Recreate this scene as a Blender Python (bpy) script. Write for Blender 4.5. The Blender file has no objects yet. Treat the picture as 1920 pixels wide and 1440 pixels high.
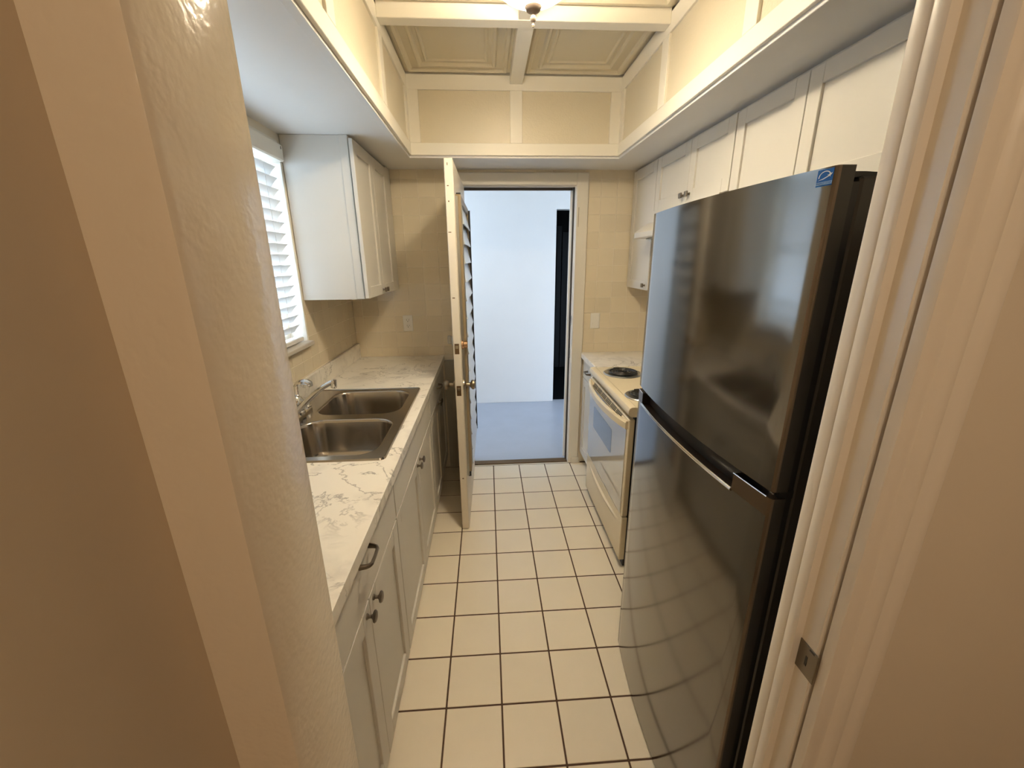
import bpy, bmesh, math, random
from mathutils import Vector, Matrix
random.seed(7)
scene = bpy.context.scene
C = scene.collection
pi = math.pi

# ------------------------------------------------------------------ camera, sky, exposure
H = 1.592
cam = bpy.data.cameras.new('camera')
camo = bpy.data.objects.new('camera', cam); C.objects.link(camo)
cam.sensor_fit = 'HORIZONTAL'; cam.sensor_width = 36.0
cam.lens = 768.14 / 1920 * 36.0
cam.clip_start = 0.02
R = [(0.99812796, -0.06050787, -0.00890974), (-0.02614496, -0.29043365, -0.95653789), (0.05529038, 0.95498015, -0.29147192)]
camo.matrix_world = Matrix(((R[0][0], -R[1][0], -R[2][0], 0), (R[0][1], -R[1][1], -R[2][1], 0),
                            (R[0][2], -R[1][2], -R[2][2], H), (0, 0, 0, 1)))
scene.camera = camo

w = bpy.data.worlds.new('sky'); scene.world = w; w.use_nodes = True
bg = w.node_tree.nodes['Background']
bg.inputs[0].default_value = (0.63, 0.78, 1.0, 1); bg.inputs[1].default_value = 6.9   # plain overcast sky

vs = scene.view_settings
scene.display_settings.display_device = 'sRGB'
vs.view_transform = 'Standard'; vs.look = 'None'; vs.exposure = 0.72; vs.gamma = 1.0; vs.use_curve_mapping = False
scene.cycles.max_bounces = 10
scene.cycles.diffuse_bounces = 6
scene.cycles.glossy_bounces = 4
scene.cycles.transparent_max_bounces = 10
scene.cycles.sample_clamp_indirect = 6.0
scene.cycles.caustics_reflective = False
scene.cycles.caustics_refractive = False

LAMP = 162.0            # radiance of the ceiling bowl
HALL = 9.0             # lamp of the hall behind the camera, W

def area_portal(name, loc, rot, sx, sy):
    l = bpy.data.lights.new(name, 'AREA'); l.shape = 'RECTANGLE'; l.size = sx; l.size_y = sy
    l.cycles.is_portal = True
    o = bpy.data.objects.new(name, l); o.location = loc; o.rotation_euler = rot; C.objects.link(o)
area_portal('window_daylight', (-1.13, 1.75, 1.65), (0, -pi/2, 0), 0.92, 0.9)
area_portal('porch_daylight', (-1.70, 3.8, 2.05), (0, -pi/2, 0), 1.10, 1.36)

hl = bpy.data.lights.new('hall_lamp', 'POINT'); hl.energy = HALL; hl.color = (1.0, 0.78, 0.54); hl.shadow_soft_size = 0.12
hlo = bpy.data.objects.new('hall_lamp', hl); hlo.location = (0.30, -0.9, 2.2); C.objects.link(hlo)

# ------------------------------------------------------------------ materials
def mat(name, col, rough=0.5, metal=0.0, bump=0.0, bscale=60.0, var=0.0, spec=0.5, coat=0.0, detail=3.0):
    m = bpy.data.materials.new(name); m.use_nodes = True
    nt = m.node_tree; p = nt.nodes['Principled BSDF']
    p.inputs['Base Color'].default_value = (*col, 1)
    p.inputs['Roughness'].default_value = rough
    p.inputs['Metallic'].default_value = metal
    p.inputs['Specular IOR Level'].default_value = spec
    p.inputs['Coat Weight'].default_value = coat
    tc = nt.nodes.new('ShaderNodeTexCoord')
    n = nt.nodes.new('ShaderNodeTexNoise'); n.inputs['Scale'].default_value = bscale; n.inputs['Detail'].default_value = detail
    nt.links.new(tc.outputs['Object'], n.inputs['Vector'])
    if bump:
        b = nt.nodes.new('ShaderNodeBump'); b.inputs['Strength'].default_value = bump; b.inputs['Distance'].default_value = 0.004
        nt.links.new(n.outputs['Fac'], b.inputs['Height']); nt.links.new(b.outputs['Normal'], p.inputs['Normal'])
    # faint mottling so that no surface is dead flat
    mx = nt.nodes.new('ShaderNodeMix'); mx.data_type = 'RGBA'; mx.blend_type = 'MULTIPLY'
    mx.inputs[0].default_value = 1.0
    mx.inputs[6].default_value = (*col, 1)
    r = nt.nodes.new('ShaderNodeMapRange')
    n2 = nt.nodes.new('ShaderNodeTexNoise'); n2.inputs['Scale'].default_value = 5.0; n2.inputs['Detail'].default_value = 4
    nt.links.new(tc.outputs['Object'], n2.inputs['Vector'])
    nt.links.new(n2.outputs['Fac'], r.inputs['Value'])
    v = max(var, 0.02)
    r.inputs['To Min'].default_value = 1 - v; r.inputs['To Max'].default_value = 1 + v
    oi = nt.nodes.new('ShaderNodeObjectInfo')
    r2 = nt.nodes.new('ShaderNodeMapRange'); r2.inputs['To Min'].default_value = 1 - var; r2.inputs['To Max'].default_value = 1 + var
    nt.links.new(oi.outputs['Random'], r2.inputs['Value'])
    mm = nt.nodes.new('ShaderNodeMath'); mm.operation = 'MULTIPLY'
    nt.links.new(r.outputs[0], mm.inputs[0]); nt.links.new(r2.outputs[0], mm.inputs[1])
    nt.links.new(mm.outputs[0], mx.inputs[7]); nt.links.new(mx.outputs[2], p.inputs['Base Color'])
    return m

M_cab = mat('white_cabinet_paint', (0.66, 0.635, 0.58), 0.38)
M_cabin = mat('cabinet_inside', (0.45, 0.40, 0.32), 0.6)
M_soff = mat('white_soffit_paint', (0.80, 0.79, 0.77), 0.45, bump=0.05, bscale=90)
M_trimw = mat('white_trim_paint', (0.84, 0.805, 0.72), 0.40)
M_panel = mat('cream_textured_wallboard', (0.70, 0.635, 0.50), 0.33, bump=0.35, bscale=110)
M_tin = mat('cream_embossed_ceiling_panel', (0.70, 0.635, 0.49), 0.42)
M_tile = mat('beige_wall_tile', (0.75, 0.665, 0.51), 0.22, bump=0.03, bscale=40, var=0.035)
M_grout = mat('cream_grout', (0.80, 0.73, 0.60), 0.8)
M_ftile = mat('cream_floor_tile', (0.82, 0.74, 0.605), 0.27, bump=0.03, bscale=25, var=0.03)
M_fgrout = mat('brown_floor_grout', (0.085, 0.045, 0.025), 0.9)
M_wall = mat('painted_plaster', (0.74, 0.67, 0.56), 0.5, bump=0.06, bscale=70)
M_orange = mat('glossy_orange_peel_paint', (0.80, 0.70, 0.555), 0.17, bump=0.2, bscale=85, detail=1.5)
M_hall = mat('hall_paint', (0.57, 0.475, 0.355), 0.55, bump=0.05, bscale=70)
M_casing = mat('semi_gloss_casing_paint', (0.84, 0.78, 0.69), 0.33)
M_dcas = mat('door_casing_paint', (0.76, 0.72, 0.64), 0.4)
M_farw = mat('porch_white_paint', (0.82, 0.82, 0.81), 0.6, bump=0.08, bscale=30)
M_farf = mat('grey_painted_concrete', (0.37, 0.41, 0.485), 0.32, bump=0.05, bscale=8, var=0.08)
M_dark = mat('room_shade_black', (0.005, 0.0055, 0.006), 0.7, spec=0.1)  # near-black colour carries the darkness of the unlit room
M_darkdoor = mat('near_black_door', (0.010, 0.011, 0.012), 0.6, spec=0.2)  # door colour kept near-black inside the unlit room
M_black = mat('black_plastic', (0.008, 0.008, 0.008), 0.4)
M_fside = mat('charcoal_steel_side', (0.03, 0.026, 0.022), 0.38)
M_chrome = mat('chrome', (0.80, 0.80, 0.80), 0.10, 1.0)
M_nickel = mat('aged_nickel', (0.22, 0.19, 0.155), 0.30, 1.0)
M_brass = mat('antique_brass', (0.36, 0.30, 0.22), 0.30, 1.0)
M_copper = mat('polished_bronze', (0.62, 0.40, 0.24), 0.25, 1.0)
M_rust = mat('worn_latch_brass', (0.16, 0.10, 0.05), 0.5, 0.8, bump=0.3, bscale=300)
M_bisque = mat('bisque_enamel', (0.77, 0.675, 0.485), 0.20)
M_bisquegl = mat('bisque_oven_glass', (0.56, 0.52, 0.43), 0.04, coat=1.0)
M_ovenwin = mat('smoked_oven_window', (0.13, 0.135, 0.14), 0.05, coat=1.0)
M_coil = mat('black_burner_coil', (0.012, 0.011, 0.010), 0.4)
M_pan = mat('drip_pan_metal', (0.10, 0.09, 0.08), 0.3, 1.0)
M_plast = mat('white_plastic', (0.82, 0.80, 0.75), 0.35)
M_slat = mat('white_blind_slat', (0.74, 0.73, 0.71), 0.45)
M_louv = mat('frosted_louver_glass', (0.62, 0.66, 0.70), 0.2)
M_tan = mat('tan_wood_frame', (0.30, 0.235, 0.14), 0.45)
M_alu = mat('aluminium_frame', (0.45, 0.46, 0.45), 0.35, 1.0)
M_pewter = mat('pewter_finial', (0.20, 0.155, 0.12), 0.55, 0.4)
M_sill = mat('marble_sill', (0.60, 0.56, 0.50), 0.3, var=0.08)
M_bounce = mat('pale_bounce_ground', (0.45, 0.45, 0.43), 0.9)  # unseen ground, paled to bounce daylight up through the blind
M_blue = mat('blue_label_print', (0.012, 0.13, 0.48), 0.6, spec=0.2)
M_ltblue = mat('pale_label_print', (0.30, 0.50, 0.78), 0.6, spec=0.2)
M_white = mat('white_label_print', (0.80, 0.85, 0.9), 0.4)

def brushed(name, col, rough, axis, streak=0.06):
    m = mat(name, col, rough, 1.0)
    nt = m.node_tree; p = nt.nodes['Principled BSDF']
    tc = nt.nodes.new('ShaderNodeTexCoord'); mp = nt.nodes.new('ShaderNodeMapping')
    sc = [260.0, 260.0, 260.0]; sc[axis] = 3.0
    mp.inputs['Scale'].default_value = sc
    n = nt.nodes.new('ShaderNodeTexNoise'); n.inputs['Scale'].default_value = 1.0
    nt.links.new(tc.outputs['Object'], mp.inputs['Vector']); nt.links.new(mp.outputs[0], n.inputs['Vector'])
    r = nt.nodes.new('ShaderNodeMapRange'); r.inputs['To Min'].default_value = rough - streak; r.inputs['To Max'].default_value = rough + streak
    nt.links.new(n.outputs['Fac'], r.inputs['Value']); nt.links.new(r.outputs[0], p.inputs['Roughness'])
    return m
M_sink = brushed('brushed_sink_steel', (0.44, 0.405, 0.36), 0.18, 0, 0.02)
M_fridge = brushed('dark_brushed_steel', (0.145, 0.135, 0.122), 0.13, 1, 0.01)
M_fridge.node_tree.nodes['Principled BSDF'].inputs['Coat Weight'].default_value = 0.6
M_fridge.node_tree.nodes['Principled BSDF'].inputs['Coat Roughness'].default_value = 0.10
M_fedge = brushed('steel_door_edge', (0.16, 0.12, 0.09), 0.3, 2)
M_bright = brushed('polished_steel_trim', (0.75, 0.75, 0.74), 0.15, 1)

def marble():
    m = bpy.data.materials.new('white_marble_laminate'); m.use_nodes = True
    nt = m.node_tree; L = nt.links; p = nt.nodes['Principled BSDF']; p.inputs['Roughness'].default_value = 0.28
    tc = nt.nodes.new('ShaderNodeTexCoord')
    def noise(s, d, ro=0.55, off=0.0, dist=0.0):
        mp = nt.nodes.new('ShaderNodeMapping'); mp.inputs['Location'].default_value = (off, off * 2, off)
        L.new(tc.outputs['Object'], mp.inputs[0])
        n = nt.nodes.new('ShaderNodeTexNoise'); n.inputs['Scale'].default_value = s; n.inputs['Detail'].default_value = d
        n.inputs['Roughness'].default_value = ro; n.inputs['Distortion'].default_value = dist
        L.new(mp.outputs[0], n.inputs['Vector']); return n
    def vein(scale, width, off, lo, hi):
        n = noise(scale, 6, 0.6, off, 0.8)
        s = nt.nodes.new('ShaderNodeMath'); s.operation = 'SUBTRACT'; s.inputs[1].default_value = 0.5; L.new(n.outputs['Fac'], s.inputs[0])
        a = nt.nodes.new('ShaderNodeMath'); a.operation = 'ABSOLUTE'; L.new(s.outputs[0], a.inputs[0])
        r = nt.nodes.new('ShaderNodeMapRange'); r.inputs['From Min'].default_value = 0.0; r.inputs['From Max'].default_value = width
        r.inputs['To Min'].default_value = 1; r.inputs['To Max'].default_value = 0; L.new(a.outputs[0], r.inputs['Value'])
        k = noise(4.2, 3, 0.5, off + 7)
        g = nt.nodes.new('ShaderNodeMapRange'); g.inputs['From Min'].default_value = lo; g.inputs['From Max'].default_value = hi; L.new(k.outputs['Fac'], g.inputs['Value'])
        mu = nt.nodes.new('ShaderNodeMath'); mu.operation = 'MULTIPLY'; L.new(r.outputs[0], mu.inputs[0]); L.new(g.outputs[0], mu.inputs[1])
        return mu
    v1 = vein(5.5, 0.020, 0.0, 0.42, 0.56); v2 = vein(3.2, 0.085, 3.3, 0.46, 0.66)
    h = nt.nodes.new('ShaderNodeMath'); h.operation = 'MULTIPLY'; h.inputs[1].default_value = 0.45; L.new(v2.outputs[0], h.inputs[0])
    mxx = nt.nodes.new('ShaderNodeMath'); mxx.operation = 'MAXIMUM'; L.new(v1.outputs[0], mxx.inputs[0]); L.new(h.outputs[0], mxx.inputs[1])
    mx = nt.nodes.new('ShaderNodeMix'); mx.data_type = 'RGBA'
    mx.inputs[6].default_value = (0.83, 0.79, 0.715, 1); mx.inputs[7].default_value = (0.36, 0.33, 0.30, 1)
    L.new(mxx.outputs[0], mx.inputs[0]); L.new(mx.outputs[2], p.inputs['Base Color'])
    return m
M_marble = marble()

def glass_pane():
    m = bpy.data.materials.new('window_glass'); m.use_nodes = True
    nt = m.node_tree; nt.nodes.clear()
    o = nt.nodes.new('ShaderNodeOutputMaterial'); t = nt.nodes.new('ShaderNodeBsdfTransparent'); g = nt.nodes.new('ShaderNodeBsdfGlossy')
    g.inputs['Roughness'].default_value = 0.02
    t.inputs[0].default_value = (0.95, 0.97, 0.97, 1)
    mx = nt.nodes.new('ShaderNodeMixShader'); mx.inputs[0].default_value = 0.06
    nt.links.new(t.outputs[0], mx.inputs[1]); nt.links.new(g.outputs[0], mx.inputs[2]); nt.links.new(mx.outputs[0], o.inputs[0])
    return m
M_glass = glass_pane()

def bowl_glass():
    m = bpy.data.materials.new('lit_alabaster_glass'); m.use_nodes = True
    p = m.node_tree.nodes['Principled BSDF']
    p.inputs['Base Color'].default_value = (0.85, 0.78, 0.6, 1)
    p.inputs['Emission Color'].default_value = (1.0, 0.84, 0.60, 1)
    # the glass glows most under its bulbs and pales towards the rim
    nt = m.node_tree; tc = nt.nodes.new('ShaderNodeTexCoord'); sx_ = nt.nodes.new('ShaderNodeSeparateXYZ'); nt.links.new(tc.outputs['Object'], sx_.inputs[0])
    cx_ = nt.nodes.new('ShaderNodeCombineXYZ'); nt.links.new(sx_.outputs[0], cx_.inputs[0]); nt.links.new(sx_.outputs[1], cx_.inputs[1])
    ln = nt.nodes.new('ShaderNodeVectorMath'); ln.operation = 'LENGTH'; nt.links.new(cx_.outputs[0], ln.inputs[0])
    mr = nt.nodes.new('ShaderNodeMapRange'); mr.interpolation_type = 'SMOOTHSTEP'
    mr.inputs['From Min'].default_value = 0.05; mr.inputs['From Max'].default_value = 0.12
    mr.inputs['To Min'].default_value = LAMP; mr.inputs['To Max'].default_value = LAMP * 0.04
    nt.links.new(ln.outputs['Value'], mr.inputs['Value']); nt.links.new(mr.outputs[0], p.inputs['Emission Strength'])
    return m
M_bowl = bowl_glass()

# ------------------------------------------------------------------ mesh helpers
class G:
    """Collects verts and faces in world coordinates; link() makes ONE mesh object of them."""
    def __init__(s): s.v = []; s.f = []; s.m = []; s.cur = 0
    def add(s, vs_, fs_):
        n = len(s.v); s.v += [tuple(v) for v in vs_]; s.f += [tuple(i + n for i in f) for f in fs_]; s.m += [s.cur] * len(fs_)
        return s
    def box(s, x0, x1, y0, y1, z0, z1, b=0.0, T=None):
        if x0 > x1: x0, x1 = x1, x0
        if y0 > y1: y0, y1 = y1, y0
        if z0 > z1: z0, z1 = z1, z0
        lo, hi = (x0, y0, z0), (x1, y1, z1)
        if b <= 0:
            vs_ = [(x, y, z) for x in (x0, x1) for y in (y0, y1) for z in (z0, z1)]
            fs_ = [(0, 1, 3, 2), (4, 6, 7, 5), (0, 4, 5, 1), (2, 3, 7, 6), (0, 2, 6, 4), (1, 5, 7, 3)]
        else:
            b = min(b, 0.45 * min(x1 - x0, y1 - y0, z1 - z0))
            vs_ = []; idx = {}
            for cx in (0, 1):
                for cy in (0, 1):
                    for cz in (0, 1):
                        c = (cx, cy, cz)
                        for ax in range(3):
                            pnt = []
                            for k in range(3):
                                e = (lo, hi)[c[k]][k]
                                pnt.append(e if k == ax else e + (b if c[k] == 0 else -b))
                            idx[c, ax] = len(vs_); vs_.append(tuple(pnt))
            fs_ = []
            for ax in range(3):
                o1, o2 = [(1, 2), (2, 0), (0, 1)][ax]
                for sd in (0, 1):
                    q = []
                    for a_, b_ in ((0, 0), (1, 0), (1, 1), (0, 1)):
                        c = [0, 0, 0]; c[ax] = sd; c[o1] = a_; c[o2] = b_; q.append(idx[tuple(c), ax])
                    fs_.append(tuple(q if sd else q[::-1]))
                for a_ in (0, 1):       # edge along axis ax
                    for b_ in (0, 1):
                        c0 = [0, 0, 0]; c0[o1] = a_; c0[o2] = b_; c1 = list(c0); c1[ax] = 1
                        q = [idx[tuple(c0), o1], idx[tuple(c1), o1], idx[tuple(c1), o2], idx[tuple(c0), o2]]
                        fs_.append(tuple(q if (a_ == b_) else q[::-1]))
            for c in [(a_, b_, c_) for a_ in (0, 1) for b_ in (0, 1) for c_ in (0, 1)]:
                q = [idx[c, 0], idx[c, 1], idx[c, 2]]
                fs_.append(tuple(q if sum(c) % 2 == 1 else q[::-1]))
        if T is not None: vs_ = [tuple(T @ Vector(v)) for v in vs_]
        return s.add(vs_, fs_)
    def prism(s, poly, axis, a, b):
        """Extrude a 2-D polygon along an axis (0 x, 1 y, 2 z); poly holds the other two coordinates in order."""
        n = len(poly)
        def P(q, t): l = list(q); l.insert(axis, t); return tuple(l)
        vs_ = [P(q, a) for q in poly] + [P(q, b) for q in poly]
        fs_ = [tuple(range(n))[::-1], tuple(range(n, 2 * n))] + [(i, (i + 1) % n, n + (i + 1) % n, n + i) for i in range(n)]
        return s.add(vs_, fs_)
    def lathe(s, prof, o, axis=(0, 0, 1), n=24):
        """prof: (radius, distance along axis) from o."""
        az = Vector(axis).normalized(); ax = az.orthogonal().normalized(); ay = az.cross(ax); o = Vector(o)
        vs_ = []; fs_ = []
        for r, h in prof:
            for k in range(n):
                t = 2 * pi * k / n
                vs_.append(tuple(o + az * h + (ax * math.cos(t) + ay * math.sin(t)) * max(r, 1e-5)))
        for i in range(len(prof) - 1):
            for k in range(n):
                k2 = (k + 1) % n
                fs_.append((i * n + k, i * n + k2, (i + 1) * n + k2, (i + 1) * n + k))
        fs_.append(tuple(range(n))[::-1]); fs_.append(tuple((len(prof) - 1) * n + k for k in range(n)))
        return s.add(vs_, fs_)
    def tube(s, path, r, n=10, flat=None):
        """Tube along a path; r a number or list; flat=(a,b) makes an elliptic section a (sideways) x b (up)."""
        P = [Vector(p) for p in path]; vs_ = []; fs_ = []
        up = Vector((0, 0, 1))
        for i, p in enumerate(P):
            d = (P[min(i + 1, len(P) - 1)] - P[max(i - 1, 0)]).normalized()
            u = d.cross(up)
            if u.length < 0.05: u = d.cross(Vector((0, 1, 0)))
            u.normalize(); v = u.cross(d).normalized()
            rr = r[i] if isinstance(r, (list, tuple)) else r
            fa, fb = flat if flat else (1, 1)
            for k in range(n):
                t = 2 * pi * k / n
                vs_.append(tuple(p + u * math.cos(t) * rr * fa + v * math.sin(t) * rr * fb))
        for i in range(len(P) - 1):
            for k in range(n):
                k2 = (k + 1) % n
                fs_.append((i * n + k, i * n + k2, (i + 1) * n + k2, (i + 1) * n + k))
        fs_.append(tuple(range(n))[::-1]); fs_.append(tuple((len(P) - 1) * n + k for k in range(n)))
        return s.add(vs_, fs_)
    def link(s, name, m, parent=None, origin=None, smooth=True):
        me = bpy.data.meshes.new(name)
        if origin is None:
            if parent is not None: origin = Vector((0, 0, 0)) if parent.get('rot') else WORLD[parent.name]
            else:
                xs = [v[0] for v in s.v]; ys = [v[1] for v in s.v]; zs = [v[2] for v in s.v]
                origin = Vector(((min(xs) + max(xs)) / 2, (min(ys) + max(ys)) / 2, min(zs)))
        origin = Vector(origin)
        me.from_pydata([tuple(Vector(v) - origin) for v in s.v], [], s.f)
        ms = m if isinstance(m, (list, tuple)) else [m]
        for q in ms: me.materials.append(q)
        if len(ms) > 1:
            for p, i in zip(me.polygons, s.m): p.material_index = i
        bm = bmesh.new(); bm.from_mesh(me)
        bmesh.ops.recalc_face_normals(bm, faces=bm.faces[:])
        bm.to_mesh(me); bm.free()
        if smooth:
            me.shade_smooth(); me.set_sharp_from_angle(angle=math.radians(32))
        o = bpy.data.objects.new(name, me); C.objects.link(o)
        if parent is not None:
            o.parent = parent
            o.location = origin - (Vector((0, 0, 0)) if parent.get('rot') else WORLD[parent.name])
            WORLD[o.name] = Vector(origin)
            if parent.get('rot'): o['rot'] = 1
        else:
            o.location = origin; WORLD[o.name] = Vector(origin)
        return o
WORLD = {}

def props(o, label=None, cat=None, group=None, kind=None):
    if label: o['label'] = label
    if cat: o['category'] = cat
    if group: o['group'] = group
    if kind: o['kind'] = kind
    return o
def thing(name, loc, label, cat, group=None, kind=None):
    o = bpy.data.objects.new(name, None); o.empty_display_size = 0.1; C.objects.link(o); o.location = loc
    WORLD[o.name] = Vector(loc)
    return props(o, label, cat, group, kind)
def copy_part(src, parent, loc, rot=None):
    o = src.copy(); C.objects.link(o); o.parent = parent
    o.location = Vector(loc) - WORLD[parent.name]
    if rot: o.rotation_euler = rot
    return o
def bx(name, m, parent, *a, b=0.0):
    return G().box(*a, b=b).link(name, m, parent)

# ------------------------------------------------------------------ floor
T = 0.2064; XO = 0.9222; YB = 2.769      # tile pitch, column and row offsets
floor = thing('floor', (0, 1.6, 0), 'square cream floor tiles with dark brown grout between the cabinets', 'floor', kind='structure')
bx('grout_bed', M_fgrout, floor, -0.97, 1.34, -1.9, 2.995, -0.08, -0.0015)
gq = 0.0032
def tile_mesh(m, name, hw, hh, t, b):
    g = G().box(-hw, hw, -hh, hh, -t, 0, b)
    me = bpy.data.meshes.new(name); me.from_pydata(g.v, [], g.f); me.materials.append(m)
    me.shade_smooth(); me.set_sharp_from_angle(angle=math.radians(60)); return me
ftm = tile_mesh(M_ftile, 'floor_tile', T / 2 - gq, T / 2 - gq, 0.008, 0.0014)
for r in range(-2, 15):
    yc = YB - (r + 0.5) * T
    y1 = min(yc + T / 2, 2.985)
    if yc + T / 2 > 2.99 + 0.02: 
        pass
    if yc - T / 2 > 2.97: continue
    for c in range(-3, 6):
        xc = (c + 0.5 - XO) * T
        if yc < 0.55 and (xc < -0.30 or xc > 0.62): continue
        if xc < -0.58 or xc > 0.90: continue
        full = yc + T / 2 <= 2.99
        if full:
            o = bpy.data.objects.new('tile', ftm); C.objects.link(o); o.parent = floor
            o.location = Vector((xc, yc, 0.0)) - WORLD['floor']
            o.rotation_euler = (random.uniform(-.0016, .0016), random.uniform(-.0016, .0016), 0)
bx('tile', M_ftile, floor, -0.58, 0.72, 2.979, 2.994, -0.008, -0.0005)

# ------------------------------------------------------------------ walls
XL, XR, YW, YF = -0.95, 1.33, 3.0, 0.55   # left wall, right wall, back wall, kitchen face of the entrance wall
WT = 0.14
W0, W1, WZ0, WZ1 = 1.30, 2.20, 1.19, 2.115      # window opening in the left wall
wl = thing('wall_left', (XL, 1.8, 0), 'left kitchen wall with the window, beige square tiles above the sink counter', 'wall', kind='structure')
g = G()
g.box(XL - WT, XL - 0.0014, YF - 0.2, W0, 0, 2.7); g.box(XL - WT, XL - 0.0014, W1, YW + 0.12, 0, 2.7)
g.box(XL - WT, XL - 0.0014, W0, W1, 0, WZ0 - 0.02); g.box(XL - WT, XL - 0.0014, W0, W1, WZ1, 2.7)
g.link('wall_body', M_grout, wl)
P_ = 0.1117
wtm = tile_mesh(M_tile, 'wall_tile', P_ / 2 - 0.0011, P_ / 2 - 0.0011, 0.006, 0.0014)
def clip_tile(parent, plane, a0, a1, b0, b1, lo=0.025):
    if a1 - a0 < 0.012 or b1 - b0 < 0.012: return
    e = 0.0011
    if plane == 'y': return bx('tile', M_tile, parent, a0 + e, a1 - e, YW - 0.006, YW, b0 + e, b1 - e, b=0.0013)
    return bx('tile', M_tile, parent, XL - 0.006, XL, a0 + e, a1 - e, b0 + e, b1 - e, b=0.0013)
def tile_field(parent, plane, a0, a1, b0, b1, oa, ob):
    """Tile the rectangle [a0,a1]x[b0,b1] on the grid through (oa, ob); whole tiles share one mesh."""
    ia = math.floor((a0 - oa) / P_); 
    while oa + ia * P_ < a1 - 1e-6:
        ib = math.floor((b0 - ob) / P_)
        while ob + ib * P_ < b1 - 1e-6:
            u0, u1 = oa + ia * P_, oa + (ia + 1) * P_; v0, v1 = ob + ib * P_, ob + (ib + 1) * P_
            if u0 >= a0 - 1e-4 and u1 <= a1 + 1e-4 and v0 >= b0 - 1e-4 and v1 <= b1 + 1e-4:
                o = bpy.data.objects.new('tile', wtm); C.objects.link(o); o.parent = parent
                j = lambda: random.uniform(-.0018, .0018)
                if plane == 'y':
                    o.location = Vector(((u0 + u1) / 2, YW - 0.0055, (v0 + v1) / 2)) - WORLD[parent.name]; o.rotation_euler = (pi / 2 + j(), 0, j())
                else:
                    o.location = Vector((XL - 0.0005, (u0 + u1) / 2, (v0 + v1) / 2)) - WORLD[parent.name]; o.rotation_euler = (0, pi / 2 + j(), j())
            else:
                clip_tile(parent, plane, max(u0, a0), min(u1, a1), max(v0, b0), min(v1, b1))
            ib += 1
        ia += 1
tile_field(wl, 'x', W1 + 0.012, 2.215, 1.40, 2.15, 2.214, 1.432)
tile_field(wl, 'x', W1 + 0.012, 2.994, 1.022, 1.40, 2.214, 1.432)
tile_field(wl, 'x', 1.20, W1 + 0.012, 1.022, 1.16, 2.214, 1.432)

# window in the left wall
win = thing('window_1', (XL - 0.07, (W0 + W1) / 2, WZ0), 'kitchen window above the sink behind a white blind', 'window', kind='structure')
g = G()
fx0, fx1 = XL - 0.125, XL - 0.085
g.box(fx0, fx1, W0, W0 + 0.04, WZ0, WZ1, 0.003); g.box(fx0, fx1, W1 - 0.04, W1, WZ0, WZ1, 0.003)
g.box(fx0, fx1, W0 + 0.04, W1 - 0.04, WZ0, WZ0 + 0.04, 0.003); g.box(fx0, fx1, W0 + 0.04, W1 - 0.04, WZ1 - 0.04, WZ1, 0.003)
g.box(fx0 + 0.005, fx1 - 0.005, W0 + 0.04, W1 - 0.04, 1.63, 1.67, 0.003)
g.link('window_frame', M_trimw, win)
bx('glass_pane', M_glass, win, XL - 0.107, XL - 0.103, W0 + 0.04, W1 - 0.04, WZ0 + 0.04, 1.63)
bx('glass_pane', M_glass, win, XL - 0.107, XL - 0.103, W0 + 0.04, W1 - 0.04, 1.67, WZ1 - 0.04)
bx('window_sill', M_sill, win, XL - 0.135, XL + 0.028, W0 - 0.03, W1 + 0.014, WZ0 - 0.024, WZ0, b=0.004)
g = G(); rz = 0.004
g.box(XL - 0.137, XL - 0.001, W1 - 0.001, W1 + 0.012, WZ0, WZ1); g.box(XL - 0.137, XL - 0.001, W0 - 0.012, W0 + 0.001, WZ0, WZ1)
g.box(XL - 0.137, XL - 0.001, W0, W1, WZ1 - 0.001, WZ1 + 0.01)
g.link('window_reveal', M_trimw, win)

# blind
bl = thing('window_blind', (XL - 0.03, (W0 + W1) / 2, WZ0), 'white slatted blind hanging in the window over the sink', 'blind')
bx('headrail', M_trimw, bl, XL - 0.06, XL + 0.022, W0 + 0.006, W1 - 0.004, 2.035, 2.108, b=0.006)
bx('screw_hole', M_black, bl, XL + 0.0215, XL + 0.023, W1 - 0.028, W1 - 0.022, 2.085, 2.097)
y0s, y1s = W0 + 0.012, W1 - 0.028
g = G(); wd, th, ang = 0.026, 0.0014, math.radians(48)
sl = []
for k in range(-4, 5):      # slightly crowned slat section, room edge up
    t = k / 4.0; crown = 0.0022 * (1 - t * t)
    sl.append((t * wd * math.cos(ang) - crown * math.sin(ang), t * wd * math.sin(ang) + crown * math.cos(ang)))
off = (-th * math.sin(ang), th * math.cos(ang))
poly = sl + [(p[0] + off[0], p[1] + off[1]) for p in sl[::-1]]
sx = XL - 0.03
zz = 1.262
first = None; k = 0
while zz < 2.03:
    if first is None:
        g.prism([(sx + p[0], zz + p[1]) for p in poly], 1, y0s, y1s)
        first = g.link('slat', M_slat, bl, origin=(sx, (y0s + y1s) / 2, zz))
    else:
        copy_part(first, bl, (sx, (y0s + y1s) / 2, zz), (0, 0, random.uniform(-.002, .002)))
    zz += 0.0487; k += 1
bx('bottom_rail', M_slat, bl, sx - 0.024, sx + 0.024, y0s, y1s, 1.196, 1.218, b=0.004)
for yc_ in (y1s - 0.10, y0s + 0.10): G().tube([(sx + 0.012, yc_, 1.21), (sx + 0.012, yc_, 2.04)], 0.0012, 6).link('ladder_cord', M_slat, bl)

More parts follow.
